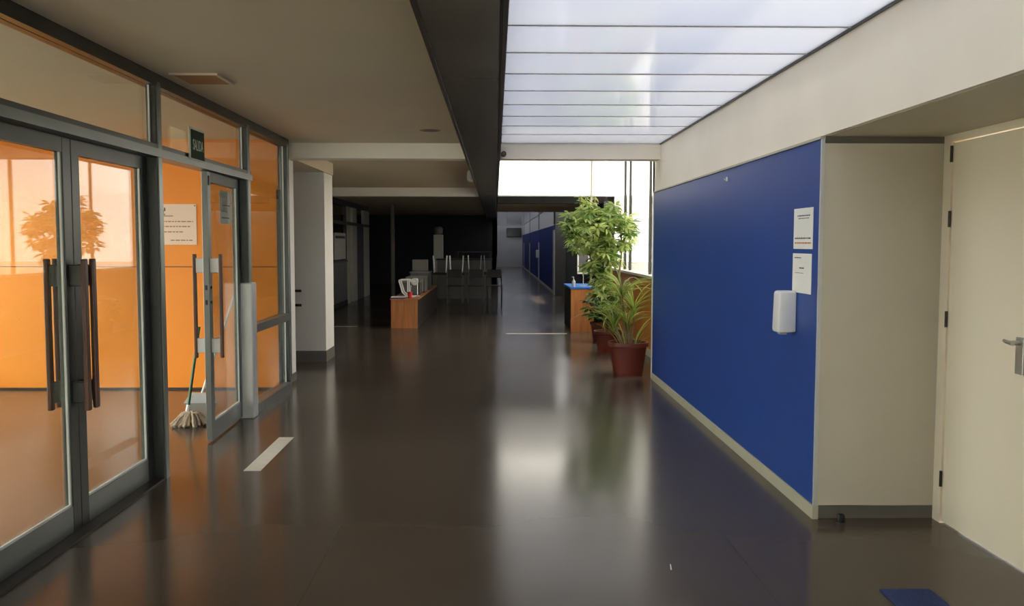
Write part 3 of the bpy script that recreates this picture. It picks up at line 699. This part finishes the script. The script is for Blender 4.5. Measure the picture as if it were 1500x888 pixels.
# clutter: white folding trestle, red cup, metal lamp, grey boxes
tr = empty('folding_stool', (-1.55, 16.1, 0.525), 'white tubular folding stool lying on the bench desk', 'stool')
for y in (16.0, 16.3):
    obj('leg', MB().tube([(-1.74, y, 0.83), (-1.68, y, 0.62), (-1.60, y, 0.545), (-1.45, y, 0.54)], 0.014, 7), PWHITE, tr, True)
    obj('leg', MB().tube([(-1.74, y, 0.84), (-1.58, y, 0.845), (-1.48, y, 0.80)], 0.012, 7), PWHITE, tr, True)
    obj('leg', MB().tube([(-1.585, y, 0.55), (-1.585, y, 0.84)], 0.011, 7), PWHITE, tr, True)
obj('crossbar', MB().tube([(-1.74, 16.0, 0.835), (-1.74, 16.3, 0.835)], 0.012, 7), PWHITE, tr, True)
obj('crossbar', MB().tube([(-1.47, 16.0, 0.545), (-1.47, 16.3, 0.545)], 0.012, 7), PWHITE, tr, True)
rc_ = empty('red_cup', (-1.53, 15.85, 0.525), 'bright red plastic cup among the clutter on the bench desk', 'cup')
obj('body', MB().lathe([(0.035, 0.525), (0.045, 0.64), (0.040, 0.64), (0.030, 0.535)], -1.53, 15.85, 16), RED, rc_, True)
obj('spoon', MB().tube([(-1.53, 15.85, 0.56), (-1.51, 15.86, 0.76)], 0.006, 6), PWHITE, rc_)
tl = empty('work_lamp', (-1.45, 16.5, 0.525), 'shiny metal work lamp standing on the bench desk', 'lamp')
obj('base', MB().lathe([(0.07, 0.525), (0.07, 0.54), (0.015, 0.55)], -1.45, 16.5, 16), STEEL, tl, True)
obj('arm', MB().tube([(-1.45, 16.5, 0.545), (-1.45, 16.5, 0.76), (-1.47, 16.42, 0.82)], 0.01, 7), STEEL, tl, True)
obj('head', MB().tube([(-1.46, 16.46, 0.83), (-1.49, 16.32, 0.80)], 0.03, 12, r1=0.07), PWHITE, tl, True)
for k, (x0, x1, y0, y1, h, c) in enumerate(((-1.80, -1.45, 16.9, 17.5, 0.26, DGREY), (-1.78, -1.42, 17.7, 18.4, 0.31, MGREY), (-1.80, -1.40, 18.7, 19.5, 0.38, DGREY))):
    cr = empty('storage_crate', ((x0+x1)/2, (y0+y1)/2, 0.525), ('low dark grey crate on the bench desk behind the work lamp', 'middle grey crate on the bench desk', 'tallest dark crate at the lobby end of the bench desk')[k], 'crate')
    obj('body', MB().box(x0, x1, y0, y0+0.015, 0.525, 0.525+h).box(x0, x1, y1-0.015, y1, 0.525, 0.525+h).box(x0, x0+0.015, y0, y1, 0.525, 0.525+h).box(x1-0.015, x1, y0, y1, 0.525, 0.525+h).box(x0, x1, y0, y1, 0.525, 0.54), c, cr)
    obj('rim', MB().box(x0-0.012, x1+0.012, y0-0.012, y0, 0.50+h, 0.53+h).box(x1, x1+0.012, y0, y1, 0.50+h, 0.53+h), MGREY, cr)

# ------------------------------------------------------------------ dark lobby
gp = empty('wall_partition', (-3.7, 18, 0), 'half glazed office partition along the dark lobby', 'wall', kind='structure')
obj('panel', B(-3.78, -3.70, 11.8, 22.2, 0.1, 1.05), MGREY, gp)
obj('baseboard', B(-3.78, -3.69, 11.8, 22.2, 0, 0.1), CHAR, gp)
obj('rail', B(-3.78, -3.69, 11.8, 26.0, 1.96, 2.04), DGREY, gp)
obj('rail', B(-3.78, -3.69, 11.8, 26.0, 2.42, 2.55), DGREY, gp)
obj('sill', B(-3.78, -3.68, 11.8, 22.2, 1.05, 1.09), DGREY, gp)
for a, b in ((22.2, 22.6), (23.0, 23.7), (25.0, 26.0)):
    obj('post', B(-3.76, -3.68, a, b, 0, 1.96), PALE, gp); obj('post', B(-3.76, -3.68, a, b, 2.04, 2.42), PALE, gp)
for a, b in ((11.8, 15.5), (15.5, 19.0), (19.0, 22.2)):
    obj('pane', B(-3.735, -3.727, a+0.03, b-0.03, 1.09, 1.96), GLASS, gp); obj('pane', B(-3.735, -3.727, a+0.03, b-0.03, 2.04, 2.42), GLASS, gp)
    obj('mullion', B(-3.76, -3.70, b-0.04, b+0.04, 1.09, 2.42), DGREY, gp)
tag(obj('door_panel', B(-3.75, -3.70, 23.7, 25.0, 0, 1.96), DGREY, gp), 'shut grey door')
struct('wall_office', B(-4.6, -4.5, 11.8, 26, 0, 2.55), PALE, 'pale office wall behind the partition glass', 'wall')
nb = empty('notice_board', (-3.69, 21, 1.1), 'pale paper notice hung inside the partition glass of the lobby', 'notice')
obj('sheet', B(-3.722, -3.715, 20.6, 22.1, 1.12, 1.75), PAPER, nb)
obj('heading', B(-3.715, -3.713, 20.7, 22.0, 1.62, 1.68), INK, nb)
struct('column_lobby', MB().tube([(-2.77, 24, 0), (-2.77, 24, CEIL)], 0.055, 16).tube([(-2.77, 24, 1.82), (-2.77, 24, 1.87)], 0.066, 16), MGREY, 'slim round grey steel column in the dark lobby', 'column')
ct = empty('counter', (-0.85, 24.3, 0), 'grey service counter with a black top in the dark lobby', 'counter')
obj('front_panel', B(-1.59, -0.12, 24.2, 24.24, 0, 1.05), MGREY, ct)
obj('side_panel', B(-1.59, -1.55, 24.24, 24.9, 0, 1.05), MGREY, ct)
obj('top', B(-1.62, -0.09, 24.16, 24.95, 1.05, 1.085), BLACK, ct)
sh = empty('raised_shelf', (-0.6, 24.6, 1.085), 'black raised shelf standing on the service counter', 'shelf')
obj('board', B(-1.08, -0.12, 24.4, 24.8, 1.25, 1.28), BLACK, sh)
for x in (-1.05, -0.15): obj('leg', B(x-0.015, x+0.015, 24.55, 24.65, 1.085, 1.25), BLACK, sh)
cb = empty('cabinet', (-2.0, 23.6, 0), 'pale plain cabinet standing in the lobby behind the bench desk', 'cabinet')
obj('body', B(-2.21, -1.82, 23.6, 24.0, 0.05, 1.07), PALE, cb)
obj('door', B(-2.20, -1.83, 23.585, 23.6, 0.07, 1.05), PALE, cb)
obj('plinth', B(-2.20, -1.83, 23.62, 24.0, 0, 0.05), CHAR, cb)
wd = empty('water_dispenser', (-1.62, 25.2, 0), 'tall pale dispenser column with a rounded top behind the counter', 'dispenser')
obj('body', B(-1.75, -1.49, 25.1, 25.4, 0, 1.75, bev=0.01), PALE, wd)
obj('bottle', MB().lathe([(0.06, 1.75), (0.12, 1.80), (0.125, 1.92), (0.08, 1.97), (0.02, 1.98)], -1.62, 25.25, 18), MGREY, wd, True)

def make_chair():
    e = empty('lobby_chair', (0, 0, 0), '', 'chair')
    obj('seat', B(-0.2, 0.2, -0.2, 0.2, 0.44, 0.46, bev=0.005), SIDED, e)
    obj('backrest', B(-0.19, 0.19, 0.20, 0.22, 0.66, 0.86, bev=0.006), SIDED, e)
    for x in (-0.18, 0.18):
        obj('leg', MB().tube([(x, -0.18, 0), (x, -0.18, 0.44)], 0.012, 7), STEEL, e, True)
        obj('leg', MB().tube([(x, 0.22, 0), (x, 0.19, 0.44), (x, 0.19, 0.5), (x, 0.23, 0.86)], 0.012, 7), STEEL, e, True)
        obj('side_rail', MB().tube([(x, -0.18, 0.42), (x, 0.19, 0.42)], 0.010, 6), STEEL, e)
    return e
proto = make_chair(); used = [False]
def chair(x, y, rz, z=0, flip=False, label=''):
    o = copy_tree(proto) if used[0] else proto
    used[0] = True
    o.location = (x, y, z+(0.46 if flip else 0)); o.rotation_euler = (math.pi if flip else 0, 0, rz); o['label'] = label; o['group'] = 'chairs in the dark lobby'
    return o
def table(x, y, label):
    e = empty('lobby_table', (x, y, 0), label, 'table', 'tables in the dark lobby')
    obj('top', B(x-0.42, x+0.42, y-0.33, y+0.33, 0.70, 0.73), SIDED, e)
    for a in (-0.38, 0.38):
        for b in (-0.28, 0.28): obj('leg', MB().tube([(x+a, y+b, 0), (x+a, y+b, 0.70)], 0.016, 8), STEEL, e, True)
table(-1.22, 23.0, 'lobby table carrying two upturned stools, on the bench desk side')
table(-0.34, 23.4, 'lobby table carrying two upturned stools, on the corridor side')
def stool(x, y, z, label):
    e = empty('lobby_stool', (x, y, z), label, 'stool', 'upturned stools in the dark lobby')
    obj('seat', B(x-0.18, x+0.18, y-0.18, y+0.18, z, z+0.025, bev=0.005), SIDED, e)
    for a in (-0.15, 0.15):
        for b in (-0.15, 0.15): obj('leg', MB().tube([(x+a, y+b, z+0.025), (x+a*1.15, y+b*1.15, z+0.46)], 0.012, 7), STEEL, e, True)
        obj('stretcher', MB().tube([(x+a*1.08, y-0.16, z+0.28), (x+a*1.08, y+0.16, z+0.28)], 0.009, 6), STEEL, e)
stool(-1.43, 22.95, 0.73, 'upturned stool on the bench side lobby table, next to the pale cabinet')
stool(-1.01, 22.95, 0.73, 'upturned stool on the bench side lobby table, next to the other table')
stool(-0.55, 23.35, 0.73, 'upturned stool on the corridor side lobby table, next to the other table')
stool(-0.13, 23.35, 0.73, 'upturned stool on the corridor side lobby table, next to the bright corridor')
chair(-1.0, 22.05, 3.1, 0, False, 'dark chair with steel legs on the lobby floor before the bench side table')
chair(-0.5, 22.15, 3.2, 0, False, 'dark chair with steel legs on the lobby floor between the two tables')
chair(-0.03, 22.2, 3.1, 0, False, 'dark chair with steel legs on the lobby floor at the bright corridor edge')
